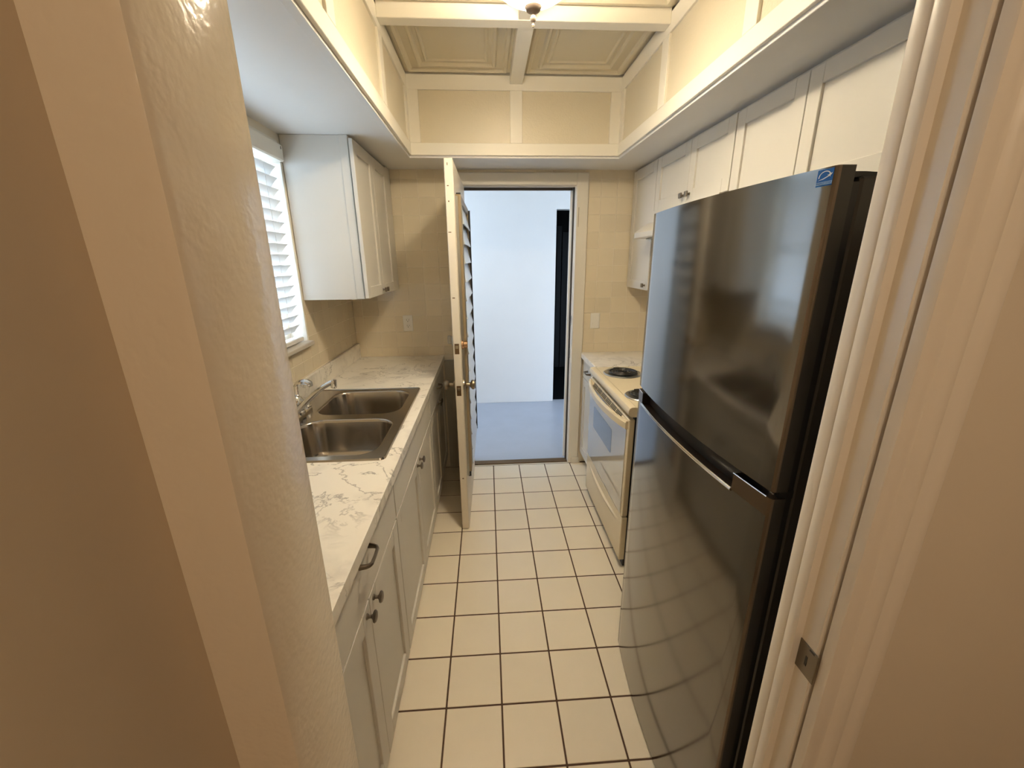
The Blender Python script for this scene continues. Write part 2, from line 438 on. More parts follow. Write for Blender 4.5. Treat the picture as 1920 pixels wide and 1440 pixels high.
# back wall with doorway
DX0, DX1, DZ = -0.15, 0.618, 2.056
wb = thing('wall_back', (0.2, YW, 0), 'far kitchen wall of beige square tiles around the open doorway', 'wall', kind='structure')
g = G()
g.box(XL - 0.006, DX0 - 0.02, YW - 0.0046, YW + 0.12, 0, 2.7); g.box(DX1 + 0.02, XR + 0.1, YW - 0.0046, YW + 0.12, 0, 2.7); g.box(DX0 - 0.02, DX1 + 0.02, YW - 0.0046, YW + 0.12, DZ + 0.02, 2.7)
g.link('wall_body', M_grout, wb)
SO = 2.158        # soffit underside
OA, OB = 0.791, 1.432
YT = YW
tile_field(wb, 'y', XL + 0.001, -0.225, 0.917, SO - 0.002, OA, OB)
tile_field(wb, 'y', -0.225, 0.705, 2.142, SO - 0.002, OA, OB)
tile_field(wb, 'y', 0.705, XR - 0.001, 0.917, SO - 0.002, OA, OB)
bx('painted_wall_strip', mat('grey_wall_paint', (0.52, 0.50, 0.44), 0.5), wb, -0.33, -0.23, YW - 0.010, YW - 0.001, 0.0, 0.88, b=0.003)

wr = bx('wall_right', M_wall, None, XR, XR + 0.12, 0.35, YW + 0.12, 0, 2.7)
props(wr, 'right kitchen wall behind the range and refrigerator', 'wall', kind='structure')

# doorway casing
tr = thing('trim_1', (0.23, YW, 0), 'cream painted wooden casing around the doorway in the far wall', 'door casing', kind='structure')
bx('side_casing', M_dcas, tr, DX1 + 0.003, 0.702, YW - 0.026, YW - 0.006, 0, DZ + 0.082, b=0.004)
bx('side_casing', M_dcas, tr, -0.228, DX0 - 0.02, YW - 0.026, YW - 0.006, 0, DZ + 0.082, b=0.004)
bx('head_casing', M_dcas, tr, DX0 - 0.02, DX1 + 0.003, YW - 0.025, YW - 0.006, DZ + 0.006, DZ + 0.082, b=0.004)
bx('side_jamb', M_dcas, tr, DX1, DX1 + 0.02, YW - 0.006, YW + 0.125, 0, DZ + 0.02, b=0.002)
bx('side_jamb', M_dcas, tr, DX0 - 0.02, DX0, YW - 0.006, YW + 0.125, 0, DZ + 0.02, b=0.002)
bx('head_jamb', M_dcas, tr, DX0, DX1, YW - 0.006, YW + 0.125, DZ, DZ + 0.02, b=0.002)
M_weather = mat('brown_weatherstrip', (0.05, 0.04, 0.033), 0.6)
bx('weatherstrip', M_weather, tr, DX0, DX1 - 0.012, YW + 0.045, YW + 0.06, DZ - 0.016, DZ)
bx('weatherstrip', M_weather, tr, DX1 - 0.010, DX1, YW + 0.03, YW + 0.05, 0, DZ)
bx('weatherstrip', M_farw, tr, DX1 - 0.016, DX1, YW + 0.10, YW + 0.115, 0, DZ)
bx('strike_plate', M_alu, tr, DX1 - 0.0025, DX1, YW + 0.004, YW + 0.03, 1.12, 1.19, b=0.001)
bx('strike_plate', M_alu, tr, DX1 - 0.0025, DX1, YW + 0.004, YW + 0.03, 0.87, 0.94, b=0.001)
bx('paint_chip', M_rust, tr, 0.636, 0.6385, YW - 0.0265, YW - 0.0258, 1.80, 1.925)
bx('threshold', M_rust, tr, DX0, DX1 + 0.003, YW - 0.006, YW + 0.055, 0.0, 0.008, b=0.003)
bx('base_block', M_dcas, tr, 0.645, 0.708, YW - 0.034, YW - 0.026, 0.0, 0.05, b=0.003)

# ------------------------------------------------------------------ room beyond
FY = 4.492
wf = thing('wall_porch', (-0.3, FY, 0), 'white painted wall of the room beyond the doorway', 'wall', kind='structure')
g = G(); g.box(-1.75, 0.735, FY, FY + 0.12, 0, 2.6); g.box(0.735, 1.75, FY, FY + 0.12, 2.078, 2.6); g.box(1.55, 1.75, FY, FY + 0.12, 0, 2.078)
g.link('wall_body', M_farw, wf)
o = bx('wall_porch_side', M_farw, None, 1.75, 1.87, 3.12, FY, 0, 2.6); props(o, 'end wall of the room beyond the doorway', 'wall', kind='structure')
o = bx('porch_light_block', M_farw, None, -1.75, -1.65, 3.12, FY, 0, 1.50); props(o, 'unseen parapet added to limit daylight at the open end of the porch', 'wall', kind='structure')  # added out of view; its height trims the daylight on the far wall
o = bx('floor_porch', M_farf, None, -2.6, 2.6, 3.03, 7.6, -0.1, -0.002); props(o, 'smooth grey painted concrete floor beyond the doorway', 'floor', kind='structure')
o = bx('ceiling_porch', M_farw, None, -2.2, 1.87, 3.12, FY + 0.12, 2.6, 2.7); props(o, 'white ceiling of the room beyond the doorway', 'ceiling', kind='structure')
o = bx('wall_porch_inner', M_farw, None, -1.75, -0.956, 3.0, 3.12, 0, 2.7); props(o, 'outer face of the kitchen wall beside the porch', 'wall', kind='structure')
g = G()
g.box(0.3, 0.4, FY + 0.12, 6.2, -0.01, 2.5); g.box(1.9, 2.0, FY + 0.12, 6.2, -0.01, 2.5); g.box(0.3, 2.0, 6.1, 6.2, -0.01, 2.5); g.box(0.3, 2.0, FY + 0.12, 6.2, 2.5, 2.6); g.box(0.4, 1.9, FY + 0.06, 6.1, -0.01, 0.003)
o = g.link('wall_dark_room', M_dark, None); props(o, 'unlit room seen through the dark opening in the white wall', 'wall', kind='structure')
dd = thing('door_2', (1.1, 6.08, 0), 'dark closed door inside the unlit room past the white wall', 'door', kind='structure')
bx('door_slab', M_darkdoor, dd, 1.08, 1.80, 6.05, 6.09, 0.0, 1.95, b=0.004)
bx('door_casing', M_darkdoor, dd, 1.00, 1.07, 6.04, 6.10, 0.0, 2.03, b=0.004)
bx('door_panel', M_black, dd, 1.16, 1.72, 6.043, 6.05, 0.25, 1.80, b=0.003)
o = bx('ground', M_bounce, None, -14, 10, -12, 16, -0.2, -0.11); props(o, 'open ground outside the house', 'ground', kind='structure')

# ------------------------------------------------------------------ soffit and tray ceiling
TX0, TX1, TY0, TY1, CZ = -0.424, 0.802, 0.90, 2.664, 2.560     # rough tray hole
ce = thing('ceiling', (0.19, 1.8, SO), 'white dropped soffit around a panelled tray ceiling with cream embossed squares', 'ceiling', kind='structure')
g = G()
g.box(XL - 0.01, TX0, YF - 0.1, YW, SO, 2.7); g.box(TX1, XR + 0.01, YF - 0.1, YW, SO, 2.7)
g.box(TX0, TX1, TY1, YW, SO, 2.7); g.box(TX0, TX1, YF - 0.1, TY0, SO, 2.7)
g.link('soffit', M_soff, ce)
bx('ceiling_board', M_panel, ce, TX0, TX1, TY0, TY1, CZ + 0.02, CZ + 0.14)
# thin flat board under the soffit along the opening
g = G(); t_ = 0.004
g.box(TX0 - 0.026, TX0 + 0.001, TY0 - 0.026, TY1 + 0.026, SO - t_, SO, 0.0012); g.box(TX1 - 0.001, TX1 + 0.026, TY0 - 0.026, TY1 + 0.026, SO - t_, SO, 0.0012)
g.box(TX0, TX1, TY1 - 0.001, TY1 + 0.026, SO - t_, SO, 0.0012); g.box(TX0, TX1, TY0 - 0.026, TY0 + 0.001, SO - t_, SO, 0.0012)
g.link('soffit_edge_board', M_soff, ce)
# rails, stiles and wall panels of the tray
RT = 0.014
rz0, rz1, rz2, rz3 = SO + 0.008, 2.229, 2.489, CZ
def tray_wall_y(y, sgn, xs):
    a, b = (y, y + sgn * RT)
    bx('bottom_rail', M_trimw, ce, TX0, TX1, a, b, rz0, rz1, b=0.0015); bx('top_rail', M_trimw, ce, TX0, TX1, a, b, rz2, rz3, b=0.0015)
    for x0, x1 in xs: bx('batten', M_trimw, ce, x0, x1, a, b, rz1, rz2, b=0.0015)
    for i in range(len(xs) - 1): bx('wall_panel', M_panel, ce, xs[i][1] - .004, xs[i + 1][0] + .004, y, y + sgn * 0.004, rz1 - .003, rz2 + .003)
def tray_wall_x(x, sgn, ys):
    a, b = (x, x + sgn * RT)
    bx('bottom_rail', M_trimw, ce, a, b, TY0 + RT, TY1 - RT, rz0, rz1, b=0.0015); bx('top_rail', M_trimw, ce, a, b, TY0 + RT, TY1 - RT, rz2, rz3, b=0.0015)
    for y0, y1 in ys: bx('batten', M_trimw, ce, a, b, y0, y1, rz1, rz2, b=0.0015)
    for i in range(len(ys) - 1): bx('wall_panel', M_panel, ce, x, x + sgn * 0.004, ys[i][1] - .004, ys[i + 1][0] + .004, rz1 - .003, rz2 + .003)
cx0, cx1 = 0.157, 0.226
tray_wall_y(TY1, -1, [(TX0, -0.352), (cx0, cx1), (0.731, TX1)])
tray_wall_y(TY0, 1, [(TX0, -0.352), (cx0, cx1), (0.731, TX1)])
yb = [(TY0 + RT, 0.965), (1.375, 1.445), (2.015, 2.085), (2.595, TY1 - RT)]
tray_wall_x(TX0, 1, yb); tray_wall_x(TX1, -1, yb)
# beams
BZ = 2.516
bx('beam', M_trimw, ce, TX0 + RT, TX1 - RT, 2.008, 2.070, BZ, CZ + 0.02, b=0.002)
bx('beam', M_trimw, ce, TX0 + RT, TX1 - RT, 1.405, 1.465, BZ, CZ + 0.02, b=0.002)
lb = [(2.070, TY1 - RT), (1.465, 2.008), (TY0 + RT, 1.405)]
for a, b in lb: bx('beam', M_trimw, ce, cx0, cx1, a, b, BZ + 0.002, CZ + 0.02, b=0.002)
# embossed ceiling panels
def embossed(x0, x1, y0, y1):
    prof = [(0, 0), (0.012, 0), (0.020, -0.010), (0.034, -0.010), (0.042, 0.002), (0.075, 0.004), (0.083, -0.010), (0.094, -0.010), (0.102, 0.004),
            (0.118, 0.006), (0.124, -0.001), (0.131, -0.001), (0.137, 0.006)]
    vs_, fs_ = [], []
    for d, h in prof: vs_ += [(x0 + d, y0 + d, CZ + 0.012 + h), (x1 - d, y0 + d, CZ + 0.012 + h), (x1 - d, y1 - d, CZ + 0.012 + h), (x0 + d, y1 - d, CZ + 0.012 + h)]
    for i in range(len(prof) - 1):
        for k in range(4): fs_.append((4 * i + k, 4 * i + (k + 1) % 4, 4 * i + 4 + (k + 1) % 4, 4 * i + 4 + k))
    n = 4 * (len(prof) - 1); fs_.append((n, n + 1, n + 2, n + 3))
    top = len(vs_); vs_ += [(x0, y0, CZ + 0.022), (x1, y0, CZ + 0.022), (x1, y1, CZ + 0.022), (x0, y1, CZ + 0.022)]
    fs_ += [(top, top + 1, top + 2, top + 3)] + [(k, (k + 1) % 4, top + (k + 1) % 4, top + k) for k in range(4)]
    G().add(vs_, fs_).link('embossed_panel', M_tin, ce)
for a, b in lb:
    embossed(TX0 + RT + .001, cx0 - .001, a + .001, b - .001); embossed(cx1 + .001, TX1 - RT - .001, a + .001, b - .001)

# ceiling lamp
LX, LY = 0.172, 1.60
la = thing('ceiling_light', (LX, LY, BZ), 'lit glass bowl ceiling light with a pewter finial under the tray ceiling', 'ceiling light')
G().lathe([(0.0, 0.0), (0.075, 0.0), (0.085, -0.010), (0.080, -0.020), (0.03, -0.026), (0.0, -0.028)], (LX, LY, BZ + 0.001), n=32).link('canopy', M_pewter, la)
bp_ = []
for k in range(13):
    a = (pi / 2) * k / 12
    bp_.append((0.146 * math.sin(a), -0.142 + (1 - math.cos(a)) * 0.102))
bp_ += [(0.149, -0.042), (0.142, -0.040)]
G().lathe(bp_, (LX, LY, BZ), n=40).link('glass_bowl', M_bowl, la)
for k in range(3):
    a = 2 * pi * k / 3 + 0.5
    G().tube([(LX + 0.07 * math.cos(a), LY + 0.07 * math.sin(a), BZ - 0.015), (LX + 0.15 * math.cos(a), LY + 0.15 * math.sin(a), BZ - 0.043)], 0.004, 8).link('bowl_arm', M_pewter, la)
fz = BZ - 0.140
G().lathe([(0.0, 0.006), (0.014, 0.004), (0.026, -0.004), (0.028, -0.013), (0.022, -0.022), (0.009, -0.028), (0.006, -0.034), (0.007, -0.038), (0.010, -0.043),
           (0.008, -0.049), (0.003, -0.054), (0.0025, -0.057), (0.0045, -0.061), (0.003, -0.065), (0.0, -0.066)], (LX, LY, fz), n=24).link('finial', M_pewter, la)

# ------------------------------------------------------------------ entrance wall (the opening the picture is taken through)
wfn = thing('wall_front', (0.12, 0.48, 0), 'near entrance wall at the left edge of the opening, beige paint with a glossy orange-peel end', 'wall', kind='structure')
g = G(); g.prism([(-0.96, 0.385), (-0.272, 0.385), (-0.265, 0.388), (-0.262, 0.395), (-0.262, 0.540), (-0.265, 0.547), (-0.272, 0.55), (-0.96, 0.55)], 2, 0, 2.5)
g.link('wall_end', M_orange, wfn)
g = G(); g.box(0.53, XR + 0.12, 0.459, 0.55, 0, 2.5); g.box(-0.262, 0.53, 0.43, 0.55, 2.09, 2.5)
g.link('wall_body', M_wall, wfn)
hw = bx('wall_hall_left', M_hall, None, -0.50, -0.336, -2.0, 0.385, 0, 2.5); props(hw, 'brown hall wall at the left edge of the picture', 'wall', kind='structure')
hw = bx('wall_hall_right', M_hall, None, 1.30, 1.42, -2.0, 0.459, 0, 2.5); props(hw, 'right wall of the hall behind the entrance', 'wall', kind='structure')
hw = bx('wall_hall_back', M_hall, None, -0.50, 1.42, -2.12, -2.0, 0, 2.5); props(hw, 'rear wall of the hall behind the entrance', 'wall', kind='structure')
hw = bx('ceiling_hall', M_soff, None, -0.50, 1.42, -2.0, 0.43, 2.5, 2.6); props(hw, 'white ceiling of the hall', 'ceiling', kind='structure')
bx('grout_bed', M_fgrout, floor, -0.34, 1.34, -2.0, -1.9, -0.08, -0.002)
# right jamb, stop and casing
tj = thing('trim_2', (0.52, 0.5, 0), 'cream painted door jamb with a latch strike plate at the right edge of the entrance', 'door jamb', kind='structure')
bx('side_jamb', M_casing, tj, 0.505, 0.53, 0.4650, 0.548, 0, 2.07, b=0.0015)
bx('head_jamb', M_casing, tj, -0.262, 0.505, 0.4605, 0.548, 2.07, 2.09, b=0.0015)
g = G(); g.prism([(0.5055, 0.496), (0.4915, 0.496), (0.4895, 0.500), (0.4900, 0.513), (0.4915, 0.516), (0.4900, 0.519), (0.4895, 0.535), (0.4915, 0.5385), (0.5055, 0.5385)], 2, 0, 2.07)
g.link('door_stop', M_casing, tj)
g = G()
pf = [(0.509, 0.4592), (0.509, 0.4465), (0.5105, 0.4435), (0.517, 0.4425), (0.527, 0.4425), (0.532, 0.4445), (0.537, 0.4450), (0.543, 0.4400), (0.552, 0.4385), (0.560, 0.4400), (0.564, 0.4430),
      (0.568, 0.4430), (0.574, 0.4395), (0.586, 0.4385), (0.590, 0.4405), (0.590, 0.4592)]
g.prism(pf, 2, 0, 2.09); g.link('side_casing', M_casing, tj)
sp = bx('strike_plate', M_nickel, tj, 0.5035, 0.5052, 0.459, 0.4985, 0.933, 0.990, b=0.0006)
bx('latch_hole', M_black, sp, 0.5030, 0.5036, 0.476, 0.480, 0.952, 0.970)
bx('latch_hole', M_black, sp, 0.5030, 0.5036, 0.466, 0.476, 0.985, 0.988)

# ------------------------------------------------------------------ cabinets
def shaker(name, parent, front, sgn, y0, y1, z0, z1, st=0.058, rec=0.009, th=0.020):
    """A shaker door facing -sgn*x: rails and stiles round a recessed panel, one mesh. front = x of its face."""
    xb = front + sgn * th; xp = front + sgn * rec
    g = G(); b = 0.0015
    g.box(front, xb, y0, y0 + st, z0, z1, b); g.box(front, xb, y1 - st, y1, z0, z1, b)
    g.box(front, xb, y0 + st, y1 - st, z0, z0 + st, b); g.box(front, xb, y0 + st, y1 - st, z1 - st, z1, b)
    g.box(xp, xb, y0 + st - .003, y1 - st + .003, z0 + st - .003, z1 - st + .003)
    return g.link(name, M_cab, parent)
def slab(name, parent, front, sgn, y0, y1, z0, z1, th=0.020):
    return G().box(front, front + sgn * th, y0, y1, z0, z1, 0.002).link(name, M_cab, parent)
def knob(parent, x, y, z, sgn):
    """Round cabinet knob sticking out towards -sgn*x."""
    return G().lathe([(0.0, 0.0), (0.0085, 0.0), (0.0080, 0.003), (0.0050, 0.006), (0.0046, 0.013), (0.0075, 0.016), (0.0155, 0.0195), (0.0165, 0.0225), (0.0135, 0.0260), (0.006, 0.028), (0.0, 0.0285)],
                     (x, y, z), (-sgn, 0, 0), n=20).link('knob', M_nickel, parent)
def square_knob(parent, x, y, z, sgn):
    g = G(); g.lathe([(0.0, 0.0), (0.007, 0.0), (0.005, 0.004), (0.0045, 0.015), (0.0, 0.016)], (x, y, z), (-sgn, 0, 0), n=12)
    a = x - sgn * 0.014; g.box(a, a - sgn * 0.010, y - 0.0125, y + 0.0125, z - 0.0125, z + 0.0125, 0.002)
    return g.link('knob', M_nickel, parent)
def pull(parent, x, y, z, sgn, L=0.085):
    h = L / 2; o = -sgn
    path = [(x, y - h, z), (x + o * 0.018, y - h + 0.003, z), (x + o * 0.025, y - h + 0.007, z), (x + o * 0.029, y - h + 0.014, z),
            (x + o * 0.030, y, z), (x + o * 0.029, y + h - 0.014, z), (x + o * 0.025, y + h - 0.007, z), (x + o * 0.018, y + h - 0.003, z), (x, y + h, z)]
    return G().tube(path, [0.0080, 0.0068, 0.0062, 0.0058, 0.0055, 0.0058, 0.0062, 0.0068, 0.0080], 10, flat=(0.8, 1.0)).link('pull', M_nickel, parent)

CX = -0.340        # door plane of the left run
def base_left(label, y0, y1, drawer, ygap, pull_y=None):
    t = thing('base_cabinet', ((XL + CX) / 2, (y0 + y1) / 2, 0), label, 'cabinet')
    g = G(); x0, x1 = XL + 0.002, CX - 0.021; th = 0.016
    g.box(x0, x1, y0, y0 + th, 0.10, 0.8765); g.box(x0, x1, y1 - th, y1, 0.10, 0.8765); g.box(x0, x1, y0, y1, 0.10, 0.116); g.box(x0, x0 + 0.01, y0, y1, 0.10, 0.8765)
    g.box(x1 - 0.018, x1, y0, y1, 0.845, 0.8765); g.box(x1 - 0.018, x1, y0, y1, 0.69, 0.73); g.box(x1 - 0.018, x1, y0, y0 + 0.03, 0.1, 0.876); g.box(x1 - 0.018, x1, y1 - 0.03, y1, 0.1, 0.876)
    g.link('carcass', M_cab, t)
    bx('toe_kick', M_cab, t, x1 - 0.06, x1 - 0.045, y0, y1, 0.0, 0.10)
    e = 0.003
    if drawer: 
        d = slab('drawer', t, CX, -1, y0 + e, y1 - e, 0.722, 0.868); pull(d, CX, pull_y, 0.852 if pull_y < 1.2 else 0.80, -1)
    else: slab('false_front', t, CX, -1, y0 + e, y1 - e, 0.722, 0.868)
    d1 = shaker('door', t, CX, -1, y0 + e, ygap - 0.0015, 0.112, 0.716); d2 = shaker('door', t, CX, -1, ygap + 0.0015, y1 - e, 0.112, 0.716)
    knob(d1, CX, ygap - 0.032, 0.690, -1); knob(d2, CX, ygap + 0.034, 0.690, -1)
    return t
base_left('white base cabinet at the near end of the left counter, bar pull above two knobs', 0.557, 1.270, True, 0.912, 0.916)
base_left('white base cabinet below the sink, plain front panel over two knobbed doors', 1.272, 2.212, False, 1.742)
base_left('white base cabinet at the far end of the left counter by the open door', 2.214, 2.975, True, 2.585, 2.590)

# countertops
def slab_with_holes(outer, holes, ztop, zbot, name, m, parent=None, origin=None, extra=None):
    bm = bmesh.new(); edges = []
    loops = [outer] + holes
    for lp in loops:
        vsx = [bm.verts.new((x, y, ztop)) for x, y in lp]
        for i in range(len(vsx)): edges.append(bm.edges.new((vsx[i], vsx[(i + 1) % len(vsx)])))
    bmesh.ops.triangle_fill(bm, use_beauty=True, edges=edges)
    top = bm.faces[:]
    v = [tuple(x.co) for x in bm.verts]; bm.verts.index_update()
    f = [tuple(x.index for x in fc.verts) for fc in top]; bm.free()
    n = len(v); g = G()
    allv = v + [(x, y, zbot) for x, y, _ in v]
    fs_ = f + [tuple(i + n for i in q[::-1]) for q in f]
    k = 0
    for lp in loops:
        for i in range(len(lp)):
            a, b = k + i, k + (i + 1) % len(lp); fs_.append((a, b, b + n, a + n))
        k += len(lp)
    g.add(allv, fs_)
    return g
CTX = -0.328
ct = thing('countertop', ((XL + CTX) / 2, 1.77, 0.877), 'long white marble-look countertop on the left with the steel sink set in it', 'countertop')
g = slab_with_holes([(XL + 0.001, 0.556), (CTX, 0.556), (CTX, 2.992), (XL + 0.001, 2.992)], [[(-0.905, 1.362), (-0.405, 1.362), (-0.405, 2.156), (-0.905, 2.156)]], 0.915, 0.877, 'worktop', M_marble)
g.link('worktop', M_marble, ct)
bx('backsplash', M_marble, ct, XL + 0.001, XL + 0.020, 0.556, 2.992, 0.9155, 1.018, b=0.003)
ct2 = bx('countertop', M_marble, None, 0.694, XR - 0.001, 2.548, 2.993, 0.877, 0.915, b=0.003)
props(ct2, 'short white marble-look countertop on the right, between the range and the far wall', 'countertop')

# sink
sk = thing('kitchen_sink', (-0.655, 1.76, 0.915), 'stainless steel double bowl sink set in the left countertop', 'sink')
def rrect(x0, x1, y0, y1, r, n=7):
    out = []
    for (cx, cy, a0) in ((x1 - r, y1 - r, 0), (x0 + r, y1 - r, pi / 2), (x0 + r, y0 + r, pi), (x1 - r, y0 + r, 3 * pi / 2)):
        for k in range(n + 1):
            a = a0 + (pi / 2) * k / n; out.append((cx + r * math.cos(a), cy + r * math.sin(a)))
    return out
ZS = 0.9185
outer = rrect(-0.930, -0.383, 1.341, 2.177, 0.018, 4)
bw = [(-0.815, -0.418, 1.795, 2.148), (-0.815, -0.418, 1.372, 1.735)]
hol = [rrect(*q, 0.085) for q in bw]
g = slab_with_holes(outer, hol, ZS, ZS - 0.0012, 'd', M_sink)
n = len(g.v); 
o1 = rrect(-0.934, -0.379, 1.337, 2.181, 0.020, 4); o2 = rrect(-0.937, -0.376, 1.334, 2.184, 0.022, 4)
m_ = len(outer)
g.add([(x, y, ZS) for x, y in outer] + [(x, y, ZS + 0.0035) for x, y in o1] + [(x, y, 0.9152) for x, y in o2],
      [(i, (i + 1) % m_, m_ + (i + 1) % m_, m_ + i) for i in range(m_)] + [(m_ + i, m_ + (i + 1) % m_, 2 * m_ + (i + 1) % m_, 2 * m_ + i) for i in range(m_)])
g.link('sink_deck', M_sink, sk)
for q in bw:
    steps = [(0.0, ZS, 0.085), (0.003, ZS - 0.001, 0.084), (0.006, ZS - 0.005, 0.083), (0.008, ZS - 0.012, 0.082), (0.020, 0.785, 0.074), (0.026, 0.765, 0.070), (0.040, 0.752, 0.058), (0.060, 0.748, 0.045)]
    vs_ = []; fs_ = []
    for d, z, r in steps: vs_ += [(x, y, z) for x, y in rrect(q[0] + d, q[1] - d, q[2] + d, q[3] - d, r)]
    m_ = len(vs_) // len(steps)
    for i in range(len(steps) - 1):
        for k in range(m_): fs_.append((i * m_ + k, i * m_ + (k + 1) % m_, (i + 1) * m_ + (k + 1) % m_, (i + 1) * m_ + k))
    last = (len(steps) - 1) * m_; vs_.append(((q[0] + q[1]) / 2, (q[2] + q[3]) / 2, 0.744)); c_ = len(vs_) - 1
    for k in range(m_): fs_.append((last + k, last + (k + 1) % m_, c_))
    bo = G().add(vs_, fs_).link('bowl', M_sink, sk)
    G().lathe([(0.0, 0.0), (0.040, 0.0), (0.042, 0.003), (0.030, 0.004), (0.026, 0.0015), (0.0, 0.001)], ((q[0] + q[1]) / 2, (q[2] + q[3]) / 2, 0.7445), n=24).link('drain', M_chrome, bo)

# faucet
ZS += 0.0004
fa = thing('faucet', (-0.868, 1.755, ZS), 'chrome faucet with raised swivel spout and lever at the back of the sink', 'faucet')
g = G(); pl = rrect(-0.897, -0.842, 1.635, 1.905, 0.027, 6)
pl2 = rrect(-0.892, -0.847, 1.640, 1.900, 0.022, 6); m_ = len(pl)
g.add([(x, y, ZS) for x, y in pl] + [(x, y, ZS + 0.009) for x, y in pl] + [(x, y, ZS + 0.014) for x, y in pl2],
      [(i, (i + 1) % m_, m_ + (i + 1) % m_, m_ + i) for i in range(m_)] + [(m_ + i, m_ + (i + 1) % m_, 2 * m_ + (i + 1) % m_, 2 * m_ + i) for i in range(m_)] + [tuple(range(2 * m_, 3 * m_)), tuple(range(m_))[::-1]])
g.link('base_plate', M_chrome, fa)
G().lathe([(0.0, 0.0), (0.033, 0.0), (0.033, 0.012), (0.029, 0.018), (0.029, 0.048), (0.032, 0.052), (0.032, 0.062), (0.028, 0.076), (0.018, 0.086), (0.0, 0.090)], (-0.868, 1.79, ZS + 0.012), n=28).link('body', M_chrome, fa)
G().tube([(-0.860, 1.752, ZS + 0.028), (-0.835, 1.752, ZS + 0.052), (-0.79, 1.752, ZS + 0.094), (-0.75, 1.752, ZS + 0.128), (-0.722, 1.753, ZS + 0.148), (-0.700, 1.754, ZS + 0.160), (-0.684, 1.755, ZS + 0.167), (-0.674, 1.755, ZS + 0.170)],
         [0.0125, 0.0122, 0.0115, 0.011, 0.0108, 0.0107, 0.0107, 0.010], 14).link('spout', M_chrome, fa)
G().lathe([(0.0, 0.006), (0.011, 0.006), (0.0125, 0.0), (0.0125, -0.026), (0.010, -0.029), (0.0, -0.029)], (-0.676, 1.755, ZS + 0.170), (0.12, 0, 0.99), n=18).link('spout_tip', M_chrome, fa)
g = G(); g.tube([(-0.868, 1.80, ZS + 0.085), (-0.872, 1.812, ZS + 0.108), (-0.873, 1.820, ZS + 0.130), (-0.869, 1.824, ZS + 0.142), (-0.856, 1.826, ZS + 0.149), (-0.840, 1.826, ZS + 0.151), (-0.822, 1.826, ZS + 0.150), (-0.812, 1.826, ZS + 0.144), (-0.808, 1.826, ZS + 0.130)],
         [0.010, 0.010, 0.0105, 0.012, 0.0155, 0.017, 0.017, 0.016, 0.012], 12, flat=(1.25, 0.75))
g.link('lever', M_chrome, fa)
G().lathe([(0.0, 0.0), (0.021, 0.0), (0.021, 0.004), (0.015, 0.010), (0.013, 0.022), (0.009, 0.028), (0.0, 0.030)], (-0.866, 1.884, ZS + 0.013), n=20).link('end_cap', M_chrome, fa)

# wall cabinet left
UX = -0.610
def upper(name_label, x_wall, front, sgn, y0, y1, z0, z1, splits, knobs, kz, group=None, fill=None, sq=True):
    t = thing('wall_cabinet', ((x_wall + front) / 2, (y0 + y1) / 2, z0), name_label, 'cabinet', group)
    xb = front + sgn * 0.0265
    g = G(); g.box(xb, x_wall, y0, y1, z0 + 0.012, z1, 0.0015)
    g.box(xb, x_wall, y0, y0 + 0.016, z0, z0 + 0.014); g.box(xb, x_wall, y1 - 0.016, y1, z0, z0 + 0.014); g.box(xb, xb + sgn * 0.018, y0 + .016, y1 - .016, z0, z0 + 0.014)
    g.link('carcass', M_cab, t)
    ds = []
    for a, b in splits: ds.append(shaker('door', t, front, sgn, a, b, z0 + 0.004, z1 - 0.018, st=0.056, th=0.019))
    for di, yk in knobs: square_knob(ds[di], front, yk, kz, sgn)
    return t
t = upper('white wall cabinet on the left beside the window, two shaker doors', XL + 0.001, UX, -1, 2.222, 2.992, 1.398, SO - 0.0005,
      [(2.204, 2.537), (2.541, 2.868)], [(0, 2.512), (1, 2.566)], 1.428)
bx('scribe_strip', M_cab, t, UX - 0.066, UX - 0.027, 2.2165, 2.2221, 1.400, SO - 0.001, b=0.001)
bx('filler_strip', M_cab, t, UX - 0.020, UX - 0.004, 2.872, 2.990, 1.40, SO - 0.002, b=0.001)

# right upper cabinets
VX = 1.010
t = upper('tall white wall cabinet on the right in the far corner over the short counter', XR - 0.001, VX, 1, 2.592, 2.992, 1.390, SO - 0.0005,
      [(2.595, 2.986)], [(0, 2.640)], 1.424)
upper('short white wall cabinet over the range hood, two doors with a knob pair', XR - 0.001, VX, 1, 1.804, 2.590, 1.853, SO - 0.0005,
      [(1.807, 2.178), (2.182, 2.587)], [(0, 2.150), (1, 2.212)], 1.893)
upper('short white wall cabinet above the refrigerator, two doors', XR - 0.001, VX, 1, 1.042, 1.802, 1.785, SO - 0.0005,
      [(1.045, 1.421), (1.425, 1.799)], [], 1.893)
# right base cabinet
RX = 0.712
t = thing('base_cabinet', (1.0, 2.77, 0), 'narrow white base cabinet on the right between the range and the far wall', 'cabinet')
bx('carcass', M_cab, t, RX + 0.021, XR - 0.002, 2.552, 2.968, 0.10, 0.8765)
bx('toe_kick', M_cab, t, RX + 0.07, RX + 0.085, 2.552, 2.968, 0.0, 0.10)
d = slab('drawer', t, RX, 1, 2.555, 2.965, 0.735, 0.868); pull(d, RX, 2.775, 0.81, 1)
shaker('door', t, RX, 1, 2.555, 2.965, 0.112, 0.729)

# range hood
hd = thing('range_hood', (1.1, 2.19, 1.70), 'white slim range hood under the short cabinet over the range', 'range hood')
g = G(); g.prism([(0.905, 1.703), (0.900, 1.708), (0.900, 1.734), (0.907, 1.742), (0.975, 1.790), (0.975, 1.850), (XR - 0.002, 1.850), (XR - 0.002, 1.703)], 1, 1.806, 2.586)
g.link('hood_body', M_cab, hd)
bx('filter_panel', M_alu, hd, 0.95, 1.25, 1.86, 2.53, 1.697, 1.703, b=0.002)

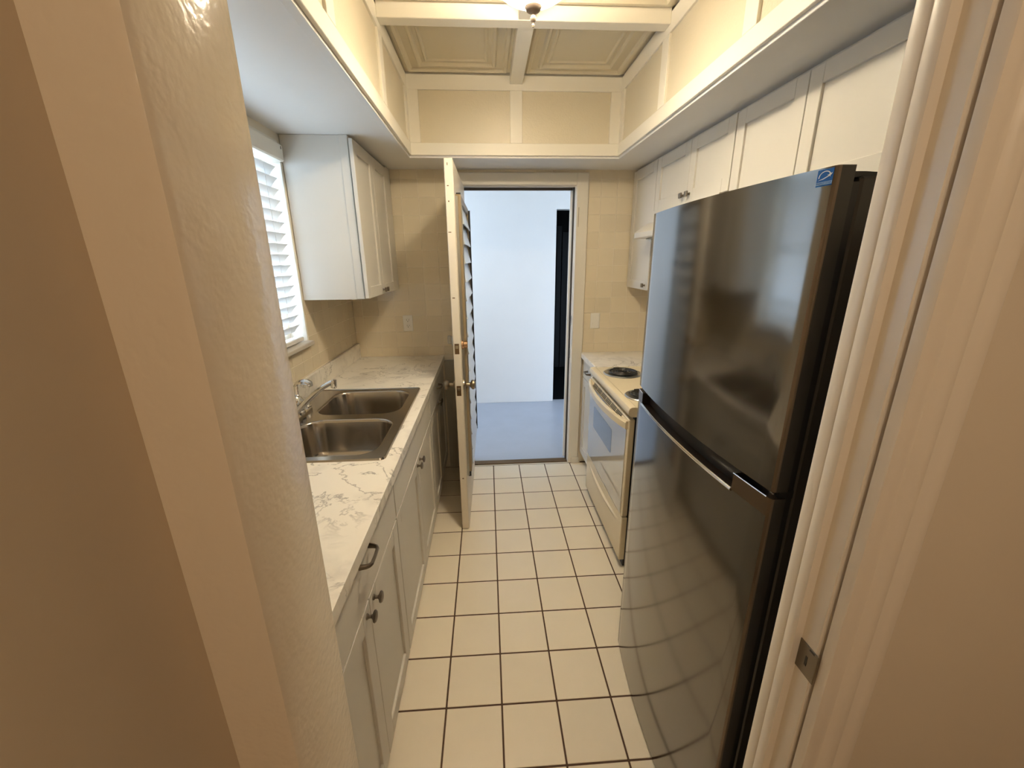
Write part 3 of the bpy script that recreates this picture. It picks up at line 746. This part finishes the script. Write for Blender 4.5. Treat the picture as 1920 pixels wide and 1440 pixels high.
# ------------------------------------------------------------------ range
R0, R1 = 1.781, 2.540
rg = thing('range', (0.98, (R0 + R1) / 2, 0), 'bisque electric coil range between the refrigerator and the short right counter', 'range')
g = G(); g.box(0.705, 1.29, R0 + 0.003, R1 - 0.003, 0.03, 0.879, 0.003); g.box(0.716, 1.28, R0 + 0.02, R1 - 0.02, 0.0, 0.03)
g.link('body', M_bisque, rg)
g = G(); g.prism([(0.672, 0.868), (0.661, 0.873), (0.655, 0.884), (0.655, 0.902), (0.660, 0.912), (0.670, 0.917), (0.690, 0.917), (0.696, 0.913), (1.292, 0.913), (1.292, 0.868)], 1, R0 - 0.004, R1 + 0.004)
g.link('cooktop', M_bisque, rg)
bg_ = G().prism([(1.235, 0.913), (1.250, 1.075), (1.262, 1.085), (1.300, 1.085), (1.300, 0.913)], 1, R0, R1).link('backguard', M_bisque, rg)
for k in range(5):
    G().lathe([(0.0, 0.0), (0.022, 0.0), (0.020, 0.018), (0.0, 0.020)], (1.243, R0 + 0.08 + 0.15 * k, 1.0), (-1, 0, 0.09), n=16).link('control_knob', M_plast, bg_)
def burner(x, y, r):
    p = G().lathe([(0.0, 0.0015), (r * 0.9, 0.0015), (r, 0.005), (r * 1.04, 0.006), (r * 1.10, 0.004), (r * 1.12, 0.0)], (x, y, 0.9125), n=40).link('drip_pan', M_pan, rg)
    G().lathe([(r * 1.02, 0.0), (r * 1.13, 0.0), (r * 1.15, 0.003), (r * 1.09, 0.0075), (r * 1.02, 0.006)], (x, y, 0.9125), n=40).link('trim_ring', M_alu, p)
    path = []; turns = 4.3 if r > 0.09 else 3.3
    N = int(turns * 26)
    for i in range(N + 1):
        a = 2 * pi * turns * i / N; rr = r * (0.22 + 0.70 * i / N)
        path.append((x + rr * math.cos(a), y + rr * math.sin(a), 0.9255))
    G().tube(path, 0.0042, 6).link('coil', M_coil, p)
    g = G()
    for k in range(3):
        a = 2 * pi * k / 3 + 0.4
        g.tube([(x, y, 0.9195), (x + r * 0.93 * math.cos(a), y + r * 0.93 * math.sin(a), 0.9195)], 0.0022, 5)
    g.link('coil_support', M_pan, p)
burner(0.818, 2.385, 0.100); burner(0.788, 1.950, 0.082); burner(1.11, 1.955, 0.100); burner(1.10, 2.375, 0.076)
# oven door
od = G().box(0.662, 0.692, R0 + 0.002, R1 - 0.002, 0.318, 0.852, 0.004).link('oven_door', M_bisque, rg)
bx('door_glass', M_bisquegl, od, 0.6585, 0.6622, R0 + 0.024, R1 - 0.024, 0.322, 0.806, b=0.001)
g = G(); ow = rrect(2.02, 2.40, 0.560, 0.700, 0.012, 3); g.prism(ow, 0, 0.6575, 0.6588); g.link('oven_window', M_ovenwin, od)
# vent panel above the glass, slanted, with slots
g = G(); g.prism([(0.661, 0.812), (0.650, 0.822), (0.668, 0.853), (0.690, 0.853), (0.690, 0.812)], 1, R0 + 0.03, R1 - 0.03); vp = g.link('vent_panel', M_bisque, od)
g = G()
for i in range(4):
    f = 0.18 + i * 0.21; x = 0.650 + 0.018 * f; z = 0.822 + 0.031 * f
    for j in range(6):
        ya = R0 + 0.10 + j * 0.093
        g.box(x - 0.0022, x + 0.002, ya, ya + 0.082, z - 0.0016, z + 0.0020)
props(g.link('vent_slots', M_black, vp), kind='stuff')
# bowed handle
path = []; 
for k in range(17):
    s = k / 16; y = R0 + 0.012 + s * (R1 - R0 - 0.024); path.append((0.658 - 0.044 * math.sin(pi * s) ** 0.75, y, 0.822))
g = G(); vs_ = []; fs_ = []
sec = [(-0.009, -0.020), (0.009, -0.022), (0.010, 0.014), (0.004, 0.020), (-0.005, 0.020), (-0.010, 0.012)]
for px_, py_, pz_ in path:
    for dx, dz in sec: vs_.append((px_ + dx, py_, pz_ + dz))
ns = len(sec)
for i in range(len(path) - 1):
    for k in range(ns): fs_.append((i * ns + k, i * ns + (k + 1) % ns, (i + 1) * ns + (k + 1) % ns, (i + 1) * ns + k))
fs_ += [tuple(range(ns)), tuple((len(path) - 1) * ns + k for k in range(ns))]
g.add(vs_, fs_).link('handle', M_bisque, od)
# storage drawer with scooped lip
g = G(); g.box(0.664, 0.694, R0 + 0.002, R1 - 0.002, 0.048, 0.308, 0.004); dr = g.link('storage_drawer', M_bisque, rg)
vs_ = []; fs_ = []; N = 24
for k in range(N + 1):
    s = k / N; y = R0 + 0.06 + s * (R1 - R0 - 0.12); e = math.sin(pi * s) ** 0.6
    z = 0.262 - 0.028 * e
    vs_ += [(0.6645, y, z + 0.012), (0.6645 - 0.012 * e - .0005, y, z + 0.006), (0.6645 - 0.010 * e - .0005, y, z), (0.6645, y, z - 0.020)]
for k in range(N):
    for j in range(3): fs_.append((4 * k + j, 4 * k + j + 1, 4 * k + 5 + j, 4 * k + 4 + j))
G().add(vs_, fs_).link('drawer_lip', M_bisque, dr)
bx('kick_plate', M_black, rg, 0.69, 0.71, R0 + 0.01, R1 - 0.01, 0.004, 0.05)
bx('oven_gap_fill', M_black, rg, 0.692, 0.706, R0 + 0.008, R1 - 0.008, 0.05, 0.868)  # black fill darkens the gap behind the oven door and drawer

# ------------------------------------------------------------------ refrigerator
F0, F1, FXE, BOW = 0.645, 1.347, 0.526, 0.025
fr = thing('refrigerator', (0.9, 1.0, 0), 'dark stainless top-freezer refrigerator on the right with bowed doors', 'refrigerator')
g = G(); g.box(0.570, 1.26, F0 + 0.004, F1 - 0.004, 0.035, 1.708, 0.004)
g.link('body', M_fside, fr)
for yy in (F0 + 0.06, F1 - 0.06):
    for xx in (0.66, 1.2): G().lathe([(0.0, 0.0), (0.02, 0.0), (0.02, 0.036), (0.0, 0.036)], (xx, yy, 0.0), n=12).link('foot', M_black, fr)
def bow(y):
    s = (y - F0) / (F1 - F0) * 2 - 1
    return FXE - BOW * (1 - s * s)
def door_plan(y0, y1, back, r0=True, r1=True, dx=0.0, n=18):
    """Plan polygon of a bowed door between y0 and y1 (rounded front corners), (x, y)."""
    pts = []; c = 0.006
    ya, yb_ = y0, y1
    if r0: pts += [(bow(y0) + c + dx, y0), (bow(y0) + c * 0.35 + dx, y0 + c * 0.2), (bow(y0 + c) + dx, y0 + c)]; ya = y0 + c
    for k in range(n + 1):
        y = ya + ((yb_ - c if r1 else yb_) - ya) * k / n
        if r0 and k == 0: continue
        pts.append((bow(y) + dx, y))
    if r1: pts += [(bow(y1) + c * 0.35 + dx, y1 - c * 0.2), (bow(y1) + c + dx, y1)]
    pts += [(back, y1), (back, y0)]
    return pts
def fridge_door(g, y0, y1, z0, z1, back=0.554, **k):
    pl_ = door_plan(y0, y1, back, **k); nn = len(pl_)
    vs_ = [(x, y, z0) for x, y in pl_] + [(x, y, z1) for x, y in pl_]
    n0 = len(g.f)
    g.cur = 0
    fs_ = [tuple(range(nn))[::-1], tuple(range(nn, 2 * nn))] + [(i, (i + 1) % nn, nn + (i + 1) % nn, nn + i) for i in range(nn)]
    g.add(vs_, fs_)
    for i in range(2, len(fs_)):
        a, b = pl_[i - 2], pl_[(i - 1) % nn]
        if abs(a[1] - b[1]) < 1e-6: g.m[n0 + i] = 2
        elif abs(a[1] - b[1]) < 0.0055: g.m[n0 + i] = 1
    g.m[n0] = 1; g.m[n0 + 1] = 1
g = G(); fridge_door(g, F0, F1, 1.168, 1.722); ud = g.link('freezer_door', [M_fridge, M_fedge, M_fside], fr)
NOT0, NOT1, ZN, ZL = 0.748, 1.290, 1.114, 1.153
g = G(); fridge_door(g, F0, F1, 0.014, ZN); fridge_door(g, F0, NOT0, ZN, ZL, r1=False); fridge_door(g, NOT1, F1, ZN, ZL, r0=False)
ld = g.link('lower_door', [M_fridge, M_fedge, M_fside], fr)
# dark grip pocket behind the notch and its bright lip
g = G(); g.prism([(x, y) for x, y in door_plan(NOT0 - .001, NOT1 + .001, 0.556, r0=False, r1=False, dx=0.028)], 2, ZN - 0.0, ZL + 0.004)
g.link('grip_pocket', M_black, ld)
g = G(); pth = [(bow(NOT0 + (NOT1 - NOT0) * k / 20) - 0.0005, NOT0 + (NOT1 - NOT0) * k / 20, ZN + 0.0005) for k in range(21)]
g.tube(pth, 0.0042, 8, flat=(0.9, 1.0)); g.link('grip_lip', M_bright, ld)
for a, b in ((F0 + 0.012, NOT0), (NOT1, F1 - 0.012)):
    G().tube([(bow(a + (b - a) * k / 5), a + (b - a) * k / 5, ZL) for k in range(6)], 0.0016, 6).link('door_top_edge', M_bright, ld)
bx('gasket', M_black, fr, 0.554, 0.570, F0 + 0.006, F1 - 0.006, 0.05, 1.70)
bx('gap_filler', M_black, fr, 0.542, 0.570, F0 + 0.004, F1 - 0.004, ZL - 0.001, 1.168)
hg = G().box(0.536, 0.62, F0 + 0.01, F0 + 0.04, 1.1565, 1.1605, 0.0008); hg.lathe([(0.0, 0.0), (0.007, 0.0), (0.007, 0.012), (0.0, 0.012)], (0.543, F0 + 0.022, 1.154), n=12)
hg.link('centre_hinge', M_bright, fr)
hc = G().prism([(0.555, 1.7075), (0.555, 1.7155), (0.580, 1.7155), (0.640, 1.7125), (0.66, 1.7075)], 1, F0 + 0.012, F0 + 0.060)
hc.link('hinge_cover', M_black, fr)
bx('kick_grille', M_black, fr, 0.58, 0.60, F0 + 0.01, F1 - 0.01, 0.006, 0.04)
# energy label: blue square with an arc, a star and a band of lettering
def lab(y, z, e=0.0006): return (bow(y) - e, y, z)
LY0, LY1, LZ0, LZ1 = 0.6505, 0.6775, 1.6955, 1.7195
def patch(name, m, pts, e, parent):
    """Flat print that follows the door's bow; pts in label units u (left to right as seen, 0..1), v (0..1)."""
    g = G(); n = len(pts)
    f = lambda u, v, ee: lab(LY1 - u * (LY1 - LY0), LZ0 + v * (LZ1 - LZ0), ee)
    g.add([f(u, v, e) for u, v in pts] + [f(u, v, e - 0.0002) for u, v in pts], [tuple(range(n))] + [tuple(range(n, 2 * n))[::-1]] + [(i, (i + 1) % n, n + (i + 1) % n, n + i) for i in range(n)])
    return g.link(name, m, parent, smooth=False)
lb_ = patch('energy_label', M_blue, [(0, 0), (0.25, 0), (0.5, 0), (0.75, 0), (1, 0), (1, 1), (0.75, 1), (0.5, 1), (0.25, 1), (0, 1)], 0.0006, ud)
WORLD[lb_.name] = WORLD[ud.name]; 
def lp(name, m, pts, e=0.0009):
    o = patch(name, m, pts, e, ud); return o
lp('label_band', M_ltblue, [(0.0, 0.08), (0.5, 0.08), (1.0, 0.08), (1.0, 0.27), (0.5, 0.27), (0.0, 0.27)])
arc = []
for k in range(13):
    a = math.radians(185 - 165 * k / 12); arc.append((0.50 + 0.40 * math.cos(a), 0.52 + 0.38 * math.sin(a)))
for k in range(13):
    a = math.radians(20 + 165 * k / 12); arc.append((0.50 + 0.345 * math.cos(a), 0.52 + 0.33 * math.sin(a)))
for k in range(12):
    q = [arc[k], arc[k + 1], arc[24 - k], arc[25 - k]]
    if k == 0: arcg = G()
    n = len(arcg.v); arcg.add([lab(LY1 - u * (LY1 - LY0), LZ0 + v * (LZ1 - LZ0), 0.0009) for u, v in q], [(0, 1, 2, 3)])
sw = [(0.06, 0.36), (0.40, 0.46), (0.70, 0.58), (0.92, 0.74), (0.94, 0.68), (0.72, 0.52), (0.42, 0.40)]
n = len(sw); arcg.add([lab(LY1 - u * (LY1 - LY0), LZ0 + v * (LZ1 - LZ0), 0.0009) for u, v in sw], [tuple(range(n))])
star = []
for k in range(10):
    a = pi / 2 + k * pi / 5; rr = 0.15 if k % 2 == 0 else 0.06; star.append((0.78 + rr * math.cos(a), 0.60 + rr * math.sin(a) * 0.8))
c0 = len(arcg.v); arcg.add([lab(LY1 - u * (LY1 - LY0), LZ0 + v * (LZ1 - LZ0), 0.0010) for u, v in star + [(0.78, 0.60)]], [(k, (k + 1) % 10, 10) for k in range(10)])
arcg.link('label_emblem', M_white, ud, smooth=False)
tx = bpy.data.curves.new('label_lettering', 'FONT'); tx.body = 'ENERGY STAR'; tx.size = 0.0040; tx.align_x = 'CENTER'; tx.align_y = 'CENTER'; tx.extrude = 0.00005
to = bpy.data.objects.new('label_lettering', tx); C.objects.link(to); tx.materials.append(M_blue)
to.parent = ud
yc = (LY0 + LY1) / 2
nrm = Vector((bow(yc + 0.001) - bow(yc - 0.001), 0.002, 0)).normalized()     # along +y on the face
X_ = -nrm; Z_ = Vector((0, 0, 1)); N_ = X_.cross(Z_)
Mx = Matrix((( X_.x, Z_.x, N_.x, 0), (X_.y, Z_.y, N_.y, 0), (X_.z, Z_.z, N_.z, 0), (0, 0, 0, 1)))
mloc = Matrix.Translation(Vector(lab(yc, LZ0 + 0.175 * (LZ1 - LZ0), 0.0012)) - WORLD[ud.name]) @ Mx
bpy.context.view_layer.update()
me = bpy.data.meshes.new_from_object(to.evaluated_get(bpy.context.evaluated_depsgraph_get()))
bpy.data.objects.remove(to)
to = bpy.data.objects.new('label_lettering', me); C.objects.link(to); to.parent = ud; to.matrix_local = mloc

# ------------------------------------------------------------------ open door
# built closed-to-open: local frame at the hinge, leaf along -y, right (outer) face at local x = 0
dr_ = thing('door_1', (-0.1335, 2.985, 0), 'cream wooden door standing open toward the kitchen on the left of the doorway', 'door', kind='structure')
dr_['rot'] = 1
DL, DT = 0.815, 0.042
bx('door_slab', mat('worn_cream_door_paint', (0.74, 0.68, 0.575), 0.4, bump=0.15, bscale=18, var=0.05), dr_, -DT, 0.0, -DL, -0.002, 0.006, 2.052, b=0.003)
fm = thing('tmp', (0, 0, 0), '', '') if False else None
ya, yb2, za, zb = -0.745, -0.09, 0.36, 1.905
g = G(); fw = 0.035
g.box(0.0, 0.026, ya, ya + fw, za, zb, 0.002); g.box(0.0, 0.026, yb2 - fw, yb2, za, zb, 0.002); g.box(0.0, 0.026, ya + fw, yb2 - fw, za, za + fw, 0.002); g.box(0.0, 0.026, ya + fw, yb2 - fw, zb - fw, zb, 0.002)
fro = g.link('louver_frame', M_tan, dr_)
bx('frame_channel', M_alu, fro, 0.0, 0.012, ya - 0.012, ya, za - 0.02, zb - 0.01)
bx('frame_stop', M_black, fro, 0.006, 0.022, ya - 0.006, ya + 0.006, za - 0.028, za - 0.002)
bx('frame_cap', M_black, fro, 0.004, 0.026, ya + 0.0, ya + 0.02, zb, zb + 0.006)
N = 15; pz = (zb - za - 2 * fw) / N
for k in range(N):
    zc = za + fw + pz * (k + 0.5)
    Tm = Matrix.Translation((0.022, (ya + yb2) / 2, zc)) @ Matrix.Rotation(math.radians(-13), 4, 'Y')
    s_ = G().box(-0.0025, 0.0025, -(yb2 - ya) / 2 + fw + .003, (yb2 - ya) / 2 - fw - .003, -0.054, 0.054, 0, Tm).link('louver', M_louv, fro)
bx('louver_channel', M_black, fro, 0.026, 0.0385, yb2 - 0.016, yb2 - 0.010, za + 0.01, zb - 0.01)
bx('louver_channel', M_alu, fro, 0.012, 0.030, ya + fw, ya + fw + 0.003, za + fw, zb - fw)
# hardware
ye = -DL + 0.062
def rose_knob(side, m):
    x = 0.0 if side > 0 else -DT
    k = G().lathe([(0.0, 0.0), (0.030, 0.0), (0.029, 0.006), (0.018, 0.012), (0.011, 0.016), (0.010, 0.036), (0.014, 0.040), (0.024, 0.044), (0.0285, 0.052), (0.0265, 0.061), (0.016, 0.067), (0.0, 0.069)], (x, ye, 0.915), (side, 0, 0), n=24)
    return k.link('door_knob', m, dr_)
rose_knob(1, M_brass); rose_knob(-1, M_brass)
G().lathe([(0.0, 0.0), (0.026, 0.0), (0.026, 0.008), (0.020, 0.012), (0.020, 0.030), (0.017, 0.033), (0.0, 0.033)], (0.0, ye, 1.145), (1, 0, 0), n=24).link('deadbolt_cylinder', M_copper, dr_)
db = G().lathe([(0.0, 0.0), (0.030, 0.0), (0.029, 0.008), (0.020, 0.014), (0.008, 0.016), (0.0, 0.016)], (-DT, ye, 1.165), (-1, 0, 0), n=24).link('thumb_turn', M_alu, dr_)
tp = G().box(-DT - 0.034, -DT - 0.012, ye - 0.006, ye + 0.006, 1.150, 1.196, 0.004).link('turn_piece', M_alu, db)
for z0, z1 in ((1.105, 1.162), (0.868, 0.926)):
    lpt = G().box(-0.034, -0.010, -DL - 0.0012, -DL + 0.002, z0, z1, 0.0005).link('latch_plate', M_rust, dr_)
    zc = (z0 + z1) / 2
    G().box(-0.030, -0.014, -DL - 0.004, -DL - 0.001, zc + 0.002, zc + 0.018, 0.001).link('latch_bolt', M_brass, lpt)
for zc in (0.25, 1.02, 1.82):
    G().lathe([(0.0, -0.045), (0.006, -0.045), (0.006, 0.045), (0.0, 0.045)], (0.004, -0.001, zc), n=10).link('hinge', M_brass, dr_)
for z, l in ((2.02, .012), (1.93, .004), (1.86, .006), (1.72, .004), (1.40, .005), (0.35, .006)):
    G().box(-0.030 + random.uniform(-.006, .01), -0.024 + random.uniform(0, .008), -DL - 0.0005, -DL + 0.001, z, z + l).link('paint_chip', M_rust, dr_)
dr_.rotation_euler = (0, 0, math.radians(-0.9))

# ------------------------------------------------------------------ outlet and switch
ol = thing('wall_outlet', (-0.5725, YW - 0.0062, 1.10), 'white duplex power outlet on the tiles over the left counter', 'outlet')
bx('cover_plate', M_plast, ol, -0.607, -0.538, YW - 0.0125, YW - 0.0063, 1.100, 1.215, b=0.003)
for zc in (1.138, 1.178):
    r_ = bx('receptacle', M_plast, ol, -0.589, -0.556, YW - 0.0145, YW - 0.0125, zc - 0.014, zc + 0.014, b=0.001)
    g = G(); g.box(-0.5805, -0.5785, YW - 0.0149, YW - 0.0144, zc - 0.001, zc + 0.008); g.box(-0.5665, -0.5645, YW - 0.0149, YW - 0.0144, zc - 0.001, zc + 0.008)
    g.lathe([(0.0, 0.0), (0.0028, 0.0), (0.0028, 0.0005), (0.0, 0.0005)], (-0.5725, YW - 0.0144, zc - 0.007), (0, -1, 0), n=10)
    g.link('slots', M_black, r_)
sw_ = thing('light_switch', (0.792, YW - 0.0062, 1.094), 'white rocker light switch on the tiles right of the doorway', 'switch')
bx('cover_plate', M_plast, sw_, 0.757, 0.827, YW - 0.0125, YW - 0.0063, 1.094, 1.208, b=0.003)
g = G(); g.prism([(YW - 0.0126, 1.118), (YW - 0.0185, 1.118), (YW - 0.0135, 1.152), (YW - 0.0150, 1.184), (YW - 0.0126, 1.184)], 0, 0.7755, 0.8085); g.link('rocker', M_plast, sw_)

for o in bpy.data.objects:
    if 'rot' in o: del o['rot']
